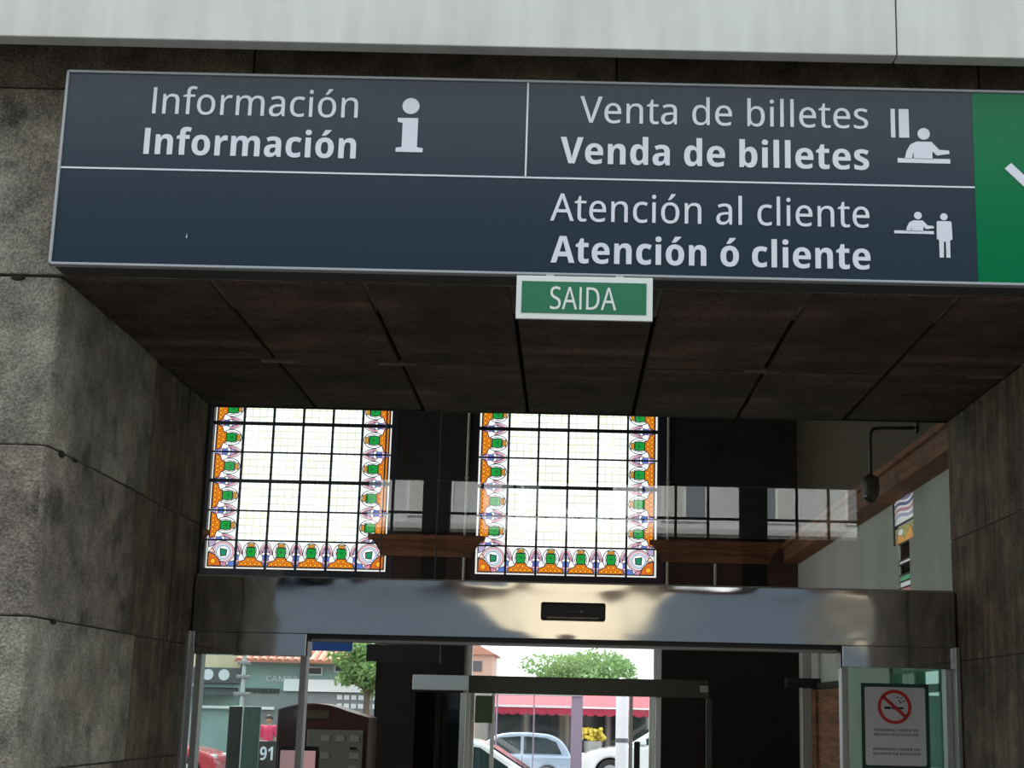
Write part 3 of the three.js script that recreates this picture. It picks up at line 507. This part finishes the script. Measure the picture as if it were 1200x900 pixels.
// ------------------------------------------------------------------ street
for (const [x0, x1, m, l] of [[-4.55, -4.37, M.black, 'tall black totem board standing outside the street window'], [-4.35, -4.12, std([0.03, 0.06, 0.055], 0.5), 'tall dark green totem board outside the street window']]) {
  const t = thing('totem_board', l, 'board'); mesh('panel', bx(x0, x1, -0.05, 1.675, -21.06, -21, 0.01), m, t); mesh('base', bx(x0 - 0.01, x1 + 0.01, -0.15, -0.05, -21.18, -20.88, 0.01), M.aluGrey, t);
}
function car(name, label, color, x, z, facing, y = -0.4, k = 1, mat2) {     // side profile swept across its width; facing 1 looks to +x
  const c = thing(name, label, 'car'); c.position.set(x, y, z); c.scale.set(facing * k, k, k);
  const paint = new THREE.MeshPhysicalMaterial({ color: rgb(...color), roughness: 0.35, clearcoat: 1, clearcoatRoughness: 0.05 });
  const body = new THREE.Shape(); body.moveTo(-2.0, 0.3);
  body.bezierCurveTo(-2.08, 0.5, -2.06, 0.8, -1.98, 0.92); body.lineTo(0.75, 0.94); body.bezierCurveTo(1.3, 0.9, 1.8, 0.82, 1.98, 0.66); body.bezierCurveTo(2.06, 0.55, 2.06, 0.42, 2.0, 0.3);
  body.lineTo(1.68, 0.3); body.absarc(1.32, 0.3, 0.36, 0, Math.PI, false); body.lineTo(-0.9, 0.24); body.lineTo(-0.92, 0.3); body.absarc(-1.28, 0.3, 0.36, 0, Math.PI, false); body.closePath();
  const wrap = (g, w) => g.translate(0, 0, -w / 2);
  mesh('body', wrap(extrude(body, 1.68, 0.06, 3), 1.68), paint, c);
  const cab = new THREE.Shape(); cab.moveTo(-1.9, 0.9); cab.bezierCurveTo(-1.8, 1.2, -1.6, 1.42, -1.25, 1.48); cab.bezierCurveTo(-0.6, 1.55, -0.1, 1.52, 0.15, 1.42); cab.lineTo(1.0, 0.9); cab.closePath();
  mesh('cabin', wrap(extrude(cab, 1.46, 0.05, 2), 1.46), paint, c);
  const glass = std([0.02, 0.035, 0.035], 0.06);
  for (const s of [-1, 1]) {
    mesh('side_window', extrude([[-1.66, 0.96], [-1.5, 1.28], [-1.2, 1.39], [-0.62, 1.42], [-0.62, 0.96]], 0.012).translate(0, 0, s * 0.731 - 0.006), glass, c);
    mesh('side_window', extrude([[-0.54, 0.96], [-0.54, 1.42], [0.06, 1.37], [0.7, 0.96]], 0.012).translate(0, 0, s * 0.731 - 0.006), glass, c);
    mesh('door_seam', bx(-0.59, -0.575, 0.4, 0.93, s * 0.841 - 0.003, s * 0.841 + 0.003), M.rubber, c);
    mesh('mirror', bx(0.5, 0.66, 0.96, 1.08, s * 0.82 - 0.08, s * 0.82 + 0.08, 0.03), paint, c);
    mesh('door_handle', bx(-0.5, -0.34, 0.8, 0.83, s * 0.845 - 0.01, s * 0.845 + 0.01, 0.006), M.aluGrey, c);
    mesh('headlamp', bx(1.84, 2.0, 0.6, 0.72, s * 0.62 - 0.15, s * 0.62 + 0.15, 0.03), std([0.7, 0.72, 0.74], 0.15), c);
    mesh('tail_lamp', bx(-2.04, -1.92, 0.66, 0.88, s * 0.68 - 0.1, s * 0.68 + 0.1, 0.03), std([0.4, 0.02, 0.02], 0.3), c);
    for (const wx of [-1.28, 1.32]) {
      const w = mesh('wheel', new THREE.LatheGeometry([[0.19, -0.09], [0.28, -0.1], [0.31, -0.07], [0.315, 0], [0.31, 0.07], [0.28, 0.1], [0.19, 0.09]].map(([a, b]) => new THREE.Vector2(a, b)), 28).rotateX(Math.PI / 2).translate(wx, 0.315, s * 0.74), M.rubber, c);
      mesh('rim', [new THREE.CylinderGeometry(0.2, 0.2, 0.14, 24).rotateX(Math.PI / 2).translate(wx, 0.315, s * 0.745), ...[0, 1, 2, 3, 4].map((q) => bx(0.04, 0.18, -0.02, 0.02, 0.07, 0.085).rotateZ(q * 1.2566).translate(wx, 0.315, s > 0 ? s * 0.745 : s * 0.745 - 0.155))], std([0.5, 0.51, 0.52], 0.35, { metalness: 0.6 }), w);
    }
  }
  mesh('windscreen', extrude([[0.24, 1.37], [0.26, 1.385], [0.94, 0.965], [0.92, 0.95]], 1.26).translate(0, 0, -0.63), glass, c);
  for (const q of [bx(1.9, 2.06, 0.3, 0.46, -0.8, 0.8, 0.05), bx(-2.08, -1.94, 0.3, 0.46, -0.8, 0.8, 0.05)]) mesh('bumper', q, paint, c);
  return c;
}
car('car', 'white hatchback parked close outside the street doors', [0.78, 0.8, 0.8], -1.5, -27, 1, -0.4, 1.08);
car('car', 'silver-blue car behind the glass bus shelter', [0.45, 0.52, 0.6], -1.75, -43, -1, -0.4, 1);
car('car', 'white car facing the bus shelter under the red awning', [0.8, 0.8, 0.78], 2.95, -46, -1, -0.4, 1.25);
car('car', 'red car parked outside the street window', [0.5, 0.02, 0.04], -11.4, -42, 1, -0.4, 1.1);
// bus shelter
{
  const s = thing('bus_shelter', 'lilac-grey glass bus shelter before the red awning', 'shelter'), z = -30, k = 30 / 26, m = std([0.26, 0.2, 0.27], 0.5);
  const X = (x) => x * k, Y = (y) => 1.7 + (y - 1.7) * k;
  for (const [x, w, mm] of [[-1.16, 0.03, m], [-0.54, 0.02, m], [0.18, 0.22, m]]) mesh('post', bx(X(x) - w / 2, X(x) + w / 2, -0.4, Y(1.99), z - 0.05, z + 0.05, 0.006), mm, s);
  mesh('roof', bx(X(-1.25), X(0.26), Y(1.955), Y(2.0), z - 1.2, z + 0.1, 0.01), std([0.7, 0.7, 0.72], 0.4), s);
  mesh('cross_bar', bx(X(-1.16), X(0.26), Y(1.76), Y(1.79), z - 0.03, z + 0.03), std([0.7, 0.7, 0.72], 0.4), s);
  for (const [a, b] of [[-1.15, -0.55], [-0.53, 0.07]]) mesh('glass_panel', new THREE.PlaneGeometry(X(b) - X(a), Y(1.75) + 0.1).translate((X(a) + X(b)) / 2, (Y(1.75) - 0.3) / 2, z), pane([0.8, 0.86, 0.92], 1.6), s);
  const p = thing('white_pole', 'white street pole with a dark band before the red awning', 'pole');
  mesh('shaft', rod([1.08, -0.4, -30], [1.08, 2.25, -30], 0.12, 20), std([0.74, 0.74, 0.75], 0.5), p); mesh('band', rod([1.08, 1.14, -30], [1.08, 1.22, -30], 0.125, 20), std([0.12, 0.12, 0.14], 0.5), p); mesh('cap', new THREE.SphereGeometry(0.12, 16, 8).translate(1.08, 2.25, -30), M.aluGrey, p);
}
// cafe with red awning
{
  const b = thing('cafe', 'low cafe building with a dark shopfront under a red awning', 'building'), wall = std([0.5, 0.46, 0.42], 0.85, { map: plasterMap });
  mesh('wall', bx(-2.9, 5.5, -0.28, 2.55, -56, -50), wall, b);
  for (let k = 0; k < 5; k++) { const x = -2.5 + k * 1.3; const f = mesh('shop_window', bx(x, x + 1.22, 0.25, 1.75, -50.02, -49.985), std([0.16, 0.15, 0.15], 0.5), b); mesh('pane', bx(x + 0.06, x + 1.16, 0.31, 1.69, -49.99, -49.98), std([0.03, 0.035, 0.035], 0.08), f); }
  const a = thing('awning', 'red sloping shop awning with a scalloped valance', 'awning'), red = std([0.36, 0.025, 0.06], 0.8, { map: paintMap, side: THREE.DoubleSide });
  mesh('slope', extrude([[-49.86, 2.35], [-48.1, 1.83], [-48.1, 1.8], [-49.86, 2.32]], 5.1).rotateY(-Math.PI / 2).scale(1, 1, 1).translate(2.7, 0, 0), red, a).scale.set(1, 1, 1);
  for (let k = 0; k < 17; k++) { const x = -2.4 + k * 0.3; mesh('valance_flap', extrude([[x + 0.002, 1.81], [x + 0.298, 1.81], [x + 0.298, 1.62], [x + 0.22, 1.57], [x + 0.08, 1.57], [x + 0.002, 1.62]], 0.015).translate(0, 0, -48.11), red, a); }
  for (const x of [-2.3, 0.1, 2.6]) mesh('support_arm', rod([x, 1.79, -48.3], [x, 1.95, -49.995], 0.03), M.aluGrey, a);
  mesh('front_rail', rod([-2.4, 1.82, -48.08], [2.7, 1.82, -48.08], 0.025), std([0.8, 0.78, 0.78], 0.5), a);
  const y = thing('flower_tub', 'yellow flowers in a tub under the red awning', 'flowers'); mesh('tub', new THREE.CylinderGeometry(0.3, 0.24, 1.1, 16).translate(0.85, 0.27, -48.3), M.aluGrey, y);
  const f = []; for (let k = 0; k < 60; k++) { const q = new THREE.IcosahedronGeometry(0.07, 0); q.translate(0.85 + rr(-0.36, 0.36), 0.95 + rr(-0.1, 0.24), -48.3 + rr(-0.25, 0.25)); f.push(q); } mesh('blossoms', f, std([0.7, 0.55, 0.08], 0.8), y);
}
// teal shop row seen through the street window
{
  const b = thing('shop_row', 'low teal shop building with red tiled eaves', 'building'), teal = std([0.33, 0.47, 0.45], 0.8, { map: plasterMap });
  mesh('wall', bx(-14, -5.2, -0.28, 3.12, -54, -48.2), teal, b);
  mesh('cream_wall', bx(-13.5, -10.15, 2.8, 3.6, -48.3, -48.1), std([0.72, 0.62, 0.42], 0.85, { map: plasterMap }), b);
  for (let k = 0; k < 20; k++) { const x = -10.1 + k * 0.25; mesh('roof_tile', new THREE.CylinderGeometry(0.13, 0.13, 1.6, 10, 1, false, 0, Math.PI).rotateZ(Math.PI / 2).rotateY(Math.PI / 2).rotateX(0.28).translate(x, 3.2, -48.3), std([0.5, 0.2, 0.14], 0.85), b); }
  mesh('white_banner', bx(-8.75, -5.3, 2.13, 2.5, -48.2, -47.95, 0.01), std([0.8, 0.8, 0.8], 0.6), b);
  mesh('shop_front', bx(-10.1, -5.3, 0.2, 2.1, -48.2, -48.1), std([0.2, 0.21, 0.22], 0.5), b);
  for (let k = 0; k < 8; k++) for (const y of [1.98, 1.72]) mesh('price_card', bx(-7.1 + k * 0.22, -6.94 + k * 0.22, y - 0.07, y + 0.07, -48.1, -48.07), std([0.7, 0.7, 0.72], 0.6), b);
  for (const [x, y] of [[-6.95, 2.85], [-7.9, 2.75]]) { const w = mesh('window', bx(x - 0.3, x + 0.3, y - 0.12, y + 0.14, -48.22, -48.15), M.white, b); mesh('pane', bx(x - 0.25, x + 0.25, y - 0.08, y + 0.1, -48.16, -48.14), M.black, w); }
  mesh('lettering', letters('CAMPA', bold, -9.35, -8.35, 2.42, 0.17, -48.19, 0.03), M.white, b);
  mesh('dark_awning', extrude([[0, 2.2], [0.7, 1.98], [0.7, 1.94], [0, 2.1]], 3).rotateY(-Math.PI / 2).translate(-10.2, 0, -48.2).translate(0, 0, 0), std([0.05, 0.055, 0.06], 0.7), b);
  for (let k = 0; k < 9; k++) mesh('awning_tooth', bx(-9.95 + k * 0.12, -9.86 + k * 0.12, 2.05, 2.2, -48.12, -48.06), M.black, b);
  mesh('white_ledge', bx(-11.4, -9, 1.56, 1.64, -48.2, -47.9), std([0.8, 0.8, 0.8], 0.6), b);
  const s = thing('disc_sign', 'dark grey shop sign with two white discs', 'sign'); mesh('board', bx(-11.6, -10.1, 2.32, 2.8, -48.1, -48, 0.02), std([0.07, 0.075, 0.08], 0.5), s); for (const x of [-11.12, -10.62]) mesh('disc', circle(x, 2.58, 0.17, -48, 0.02), M.white, s);
  const p = thing('street_lamp', 'grey lamp post before the teal shop', 'lamp post'); mesh('post', rod([-9.6, -0.28, -46], [-9.6, 4.4, -46], 0.08, 12, 0.05), std([0.4, 0.42, 0.42], 0.5), p); mesh('arm', rod([-9.6, 4.3, -46], [-8.8, 4.5, -46], 0.03), M.aluGrey, p); mesh('lantern', bx(-8.95, -8.5, 4.45, 4.55, -46.12, -45.88, 0.04), M.aluGrey, p);
  for (const [y, w] of [[2.0, 0.5], [2.5, 0.4], [2.9, 0.36]]) mesh('bracket', bx(-9.6 - w / 2, -9.6 + w / 2, y - 0.05, y + 0.05, -46.1, -45.9, 0.02), std([0.2, 0.2, 0.21], 0.6), p);
  const n = thing('number_board', 'black board with white figures 91 on the pavement', 'board'); mesh('panel', bx(-8.62, -8.02, -0.4, 0.72, -43.65, -43.6, 0.02), M.black, n); mesh('lettering', letters('91', bold, -8.5, -8.14, 0.2, 0.36, -43.6, 0.01), M.white, n);
  const h = thing('house', 'small pale red house far behind the street', 'house'); mesh('wall', bx(-4.6, -3.0, -0.3, 3.85, -66, -62), std([0.6, 0.36, 0.3], 0.85), h); mesh('roof', extrude([[-4.8, 3.85], [-3.8, 4.35], [-2.8, 3.85]], 4.4, 0.02).translate(0, 0, -66.2), std([0.5, 0.22, 0.16], 0.85), h); for (const x of [-4.2, -3.6]) mesh('window', bx(x - 0.18, x + 0.18, 3.2, 3.6, -62.02, -61.96), std([0.1, 0.09, 0.1], 0.3), h);
}
// trees
function tree(label, x, z, ground, trunkTop, crown, n, tint) {
  const t = thing('tree', label, 'tree'), bark = std([0.12, 0.09, 0.06], 0.95);
  mesh('trunk', rod([x, ground, z], [x + 0.05, trunkTop, z], 0.14, 10, 0.09), bark, t);
  const br = [], leaves = [];
  for (let k = 0; k < 9; k++) { const a = k * 2.4, e = [x + Math.cos(a) * crown[0] * 0.6, trunkTop + crown[1] * rr(0.5, 1.4), z + Math.sin(a) * crown[0] * 0.5]; br.push(rod([x + 0.03, trunkTop - 0.1, z], e, 0.05, 6, 0.015)); }
  mesh('branches', br, bark, t);
  const P = [], cy = trunkTop + crown[1];
  for (let k = 0; k < n; k++) {
    const a = rr(0, 6.283), q = rr(-1, 1), rad = Math.cbrt(rnd()) * (0.6 + 0.75 * noise(a / 6.283, (q + 1) / 2, 9, 5, 44)), s = Math.sqrt(1 - q * q);
    const c = new THREE.Vector3(x + Math.cos(a) * s * rad * crown[0], cy + q * rad * crown[1], z + Math.sin(a) * s * rad * crown[0]), u = new THREE.Vector3(rr(-1, 1), rr(-1, 1), rr(-1, 1)).normalize().multiplyScalar(rr(0.07, 0.13)), v = new THREE.Vector3(rr(-1, 1), rr(-1, 1), rr(-1, 1)).cross(u).normalize().multiplyScalar(0.05);
    const p = [c.clone().sub(u), c.clone().add(v), c.clone().add(u), c.clone().sub(v)];
    for (const i of [0, 1, 2, 0, 2, 3]) P.push(p[i].x, p[i].y, p[i].z);
  }
  const g = new THREE.BufferGeometry(); g.setAttribute('position', new THREE.Float32BufferAttribute(P, 3)); g.computeVertexNormals();
  const m = mesh('foliage', g, new THREE.MeshPhysicalMaterial({ color: rgb(...tint), roughness: 0.95, transmission: 0.35, thickness: 0, side: THREE.DoubleSide }), t); m.userData.kind = 'stuff';
}
tree('bushy green tree behind the red awning', 0.65, -58, -0.3, 2.2, [2.1, 0.85], 6500, [0.2, 0.33, 0.12]);
tree('green tree beside the white banner of the teal shop', -5.95, -46, -0.28, 2.1, [1.0, 0.82], 3600, [0.2, 0.33, 0.1]);
// pedestrian in pink
{
  const g = thing('person', 'person in a pink top and white trousers walking past the shops', 'person'); const px = -8.42, pz = -44.2, gy = -0.28;
  const J = { hipL: [-0.09, 0.86, 0], kneeL: [-0.1, 0.46, 0.06], ankL: [-0.1, 0.07, -0.03], toeL: [-0.11, 0.03, 0.12], hipR: [0.09, 0.86, 0], kneeR: [0.1, 0.46, 0.02], ankR: [0.1, 0.07, -0.1], toeR: [0.11, 0.03, 0.06], pel: [0, 0.9, 0], waist: [0, 1.06, 0], chest: [0, 1.27, 0], neck: [0, 1.42, 0], head: [0, 1.57, 0.01], shL: [-0.17, 1.36, 0], elL: [-0.22, 1.1, -0.02], wrL: [-0.22, 0.86, 0.05], shR: [0.17, 1.36, 0], elR: [0.22, 1.1, -0.02], wrR: [0.22, 0.86, 0.06] };
  const body = (bones, k, res) => {
    const mc = new MarchingCubes(res, new THREE.MeshBasicMaterial(), false, false, 120000); mc.isolation = 0;
    const S = 0.95, cy = 0.86;
    for (let z = 0; z < res; z++) for (let y = 0; y < res; y++) for (let x = 0; x < res; x++) {
      const P = [(x - res / 2) / (res / 2) * S, (y - res / 2) / (res / 2) * S + cy, (z - res / 2) / (res / 2) * S]; let d = 9;
      for (const [a, b, ra, rb] of bones) {
        const A = J[a], B = J[b], ab = [0, 1, 2].map((i) => B[i] - A[i]), L = ab[0] ** 2 + ab[1] ** 2 + ab[2] ** 2 || 1e-6, t = Math.max(0, Math.min(1, [0, 1, 2].reduce((q, i) => q + (P[i] - A[i]) * ab[i], 0) / L));
        const e = Math.hypot(...[0, 1, 2].map((i) => P[i] - A[i] - ab[i] * t)) - (ra + (rb - ra) * t), h = Math.max(0, Math.min(1, 0.5 + 0.5 * (d - e) / k)); d = d * (1 - h) + e * h - k * h * (1 - h);
      }
      mc.field[x + y * res + z * res * res] = -d;
    }
    mc.update(); const n = mc.count, q = new THREE.BufferGeometry();
    q.setAttribute('position', new THREE.BufferAttribute(mc.positionArray.slice(0, n * 3), 3)); q.setAttribute('normal', new THREE.BufferAttribute(mc.normalArray.slice(0, n * 3), 3));
    q.scale(S, S, S); q.translate(px, gy + cy, pz); return q;
  };
  mesh('body', body([['hipL', 'kneeL', 0.075, 0.05], ['kneeL', 'ankL', 0.05, 0.035], ['ankL', 'toeL', 0.04, 0.03], ['hipR', 'kneeR', 0.075, 0.05], ['kneeR', 'ankR', 0.05, 0.035], ['ankR', 'toeR', 0.04, 0.03], ['pel', 'waist', 0.12, 0.11], ['waist', 'chest', 0.11, 0.13], ['chest', 'neck', 0.1, 0.05], ['neck', 'head', 0.05, 0.085], ['head', 'head', 0.1, 0.1], ['shL', 'elL', 0.045, 0.036], ['elL', 'wrL', 0.036, 0.026], ['shR', 'elR', 0.045, 0.036], ['elR', 'wrR', 0.036, 0.026]], 0.03, 84), std([0.45, 0.28, 0.2], 0.7), g);
  mesh('pink_top', body([['pel', 'waist', 0.14, 0.13], ['waist', 'chest', 0.13, 0.15], ['chest', 'shL', 0.12, 0.065], ['chest', 'shR', 0.12, 0.065], ['shL', 'elL', 0.06, 0.05], ['shR', 'elR', 0.06, 0.05]], 0.03, 72), std([0.7, 0.05, 0.13], 0.8), g);
  mesh('white_trousers', body([['pel', 'pel', 0.14, 0.14], ['hipL', 'kneeL', 0.095, 0.07], ['kneeL', 'ankL', 0.07, 0.06], ['hipR', 'kneeR', 0.095, 0.07], ['kneeR', 'ankR', 0.07, 0.06]], 0.03, 72), std([0.75, 0.75, 0.73], 0.8), g);
  mesh('hair', new THREE.SphereGeometry(0.118, 18, 12, 0, 6.2832, 0, 1.75).rotateX(-0.25).translate(px, gy + 1.59, pz), std([0.03, 0.022, 0.016], 0.7), g);
}

// ------------------------------------------------------------------ opposite platform, mirrored in the transom and the steel header
{
  const c = structure('roof_platform', 'dark platform canopy opposite the portal', bx(-14, 14, 5.72, 6.1, 0.3, 10.3), std([0.025, 0.021, 0.017], 0.9));
  const w = structure('window_9', 'glazed clerestory band under the platform canopy'), z = 10, fr = std([0.03, 0.03, 0.032], 0.6);
  const xs = [-3.63, -3.17, -2.61]; const A = [], posts = [[-2.61, -2.156], [3.02, 3.477], [-14, -3.63], [5.12, 14]];
  for (let k = 0; k <= 9; k++) A.push(-2.156 + k * 0.575);
  const groups = [[-3.63, -3.17, -2.61], A, [3.477, 4.025, 4.589, 5.12]];
  for (const g of groups) {
    for (let k = 0; k < g.length - 1; k++) for (const [a, b] of [[4.75, 5.08], [5.12, 5.72]]) mesh('glass_pane', new THREE.PlaneGeometry(g[k + 1] - g[k] - 0.03, b - a).translate((g[k] + g[k + 1]) / 2, (a + b) / 2, z), pane([0.94, 0.97, 0.97], 1.45), w);
    for (const x of g) mesh('mullion', bx(x - 0.022, x + 0.022, 4.75, 5.72, z - 0.04, z + 0.04), fr, w);
    mesh('cross_bar', bx(g[0], g[g.length - 1], 5.08, 5.12, z - 0.04, z + 0.04), fr, w);
  }
  for (const [a, b] of posts) mesh('post', bx(a, b, 3.82, 5.72, z - 0.15, z + 0.15), fr, w);
  for (const x of [-8, 9.2]) mesh('column', bx(x - 0.15, x + 0.15, 0, 3.82, z - 0.15, z + 0.15), fr, w);
  mesh('beam', bx(-14, 14, 3.82, 4.75, z - 0.15, z + 0.15), std([0.1, 0.03, 0.02], 0.7), w);
  const y = structure('wall_yard', 'cream plastered wall in the sun beyond the platform', bx(-20, 20, -0.1, 5.2, 15.6, 16), std([0.7, 0.62, 0.46], 0.85, { map: plasterMap }));
  const shed = (name, pts, label) => tag(mesh(name, extrude(pts, 0.5, 0.02).translate(0, 0, 14.6), std([0.03, 0.047, 0.07], 0.5)), label, 'stair hood');
  shed('stair_hood', [[-14, -0.1], [-14, 5.0], [-2.7, 4.6], [-0.7, 3.15], [-0.7, -0.1]], 'blue-grey sloping stair hood standing before the cream wall, long side');
  shed('stair_hood', [[1.2, -0.1], [1.2, 3.1], [2.0, 4.3], [3.0, 5.0], [6.2, 4.6], [4.9, 3.7], [4.8, 3.15], [6.25, 3.1], [6.25, -0.1]], 'blue-grey stair hood with overhanging roof before the cream wall');
  shed('stair_hood', [[6.4, -0.1], [6.3, 4.9], [14, 4.9], [14, -0.1]], 'blue-grey square stair hood before the cream wall');
  const b = thing('apartment_building', 'white apartment building with shuttered windows across the tracks', 'building');
  mesh('wall', bx(-22, 22, -0.1, 16, 25, 32), std([0.8, 0.83, 0.86], 0.85, { map: plasterMap }), b);
  for (const fy of [3.4, 6.9, 10.4]) {
    mesh('balcony_ledge', bx(-22, 22, fy - 0.35, fy - 0.2, 24.8, 25), std([0.5, 0.5, 0.5], 0.8), b);
    for (let k = 0; k < 16; k++) {
      const x = -18 + k * 2.35 + (k % 3) * 0.2, f = mesh('window', bx(x - 0.65, x + 0.65, fy, fy + 1.35, 24.94, 25.05, 0.02), std([0.85, 0.86, 0.86], 0.6), b);
      mesh('pane', bx(x - 0.57, x - 0.04, fy + 0.08, fy + 1.27, 24.92, 24.96), k % 3 ? std([0.22, 0.25, 0.28], 0.3) : std([0.6, 0.62, 0.62], 0.6), f); mesh('pane', bx(x + 0.04, x + 0.57, fy + 0.08, fy + 1.27, 24.92, 24.96), k % 2 ? std([0.22, 0.25, 0.28], 0.3) : std([0.6, 0.62, 0.62], 0.6), f);
    }
  }
}

// kiosk outside the side entrance
{
  const k = thing('kiosk', 'glazed green kiosk with white posts outside the side entrance', 'kiosk'), z = -20;
  mesh('wall', bx(3.3, 9, -0.5, 3.4, z - 2, z), std([0.05, 0.1, 0.085], 0.5), k); mesh('white_band', bx(3.3, 9, 2.0, 2.35, z, z + 0.06, 0.01), std([0.7, 0.75, 0.75], 0.5), k);
  for (let i = 0; i < 14; i++) mesh('post', bx(3.4 + i * 0.4, 3.4 + i * 0.4 + (i % 3 ? 0.08 : 0.2), -0.5, 2.0 - (i % 4) * 0.3, z, z + 0.08, 0.01), std([0.7, 0.75, 0.76], 0.5), k);
}

renderer.render(scene, camera);
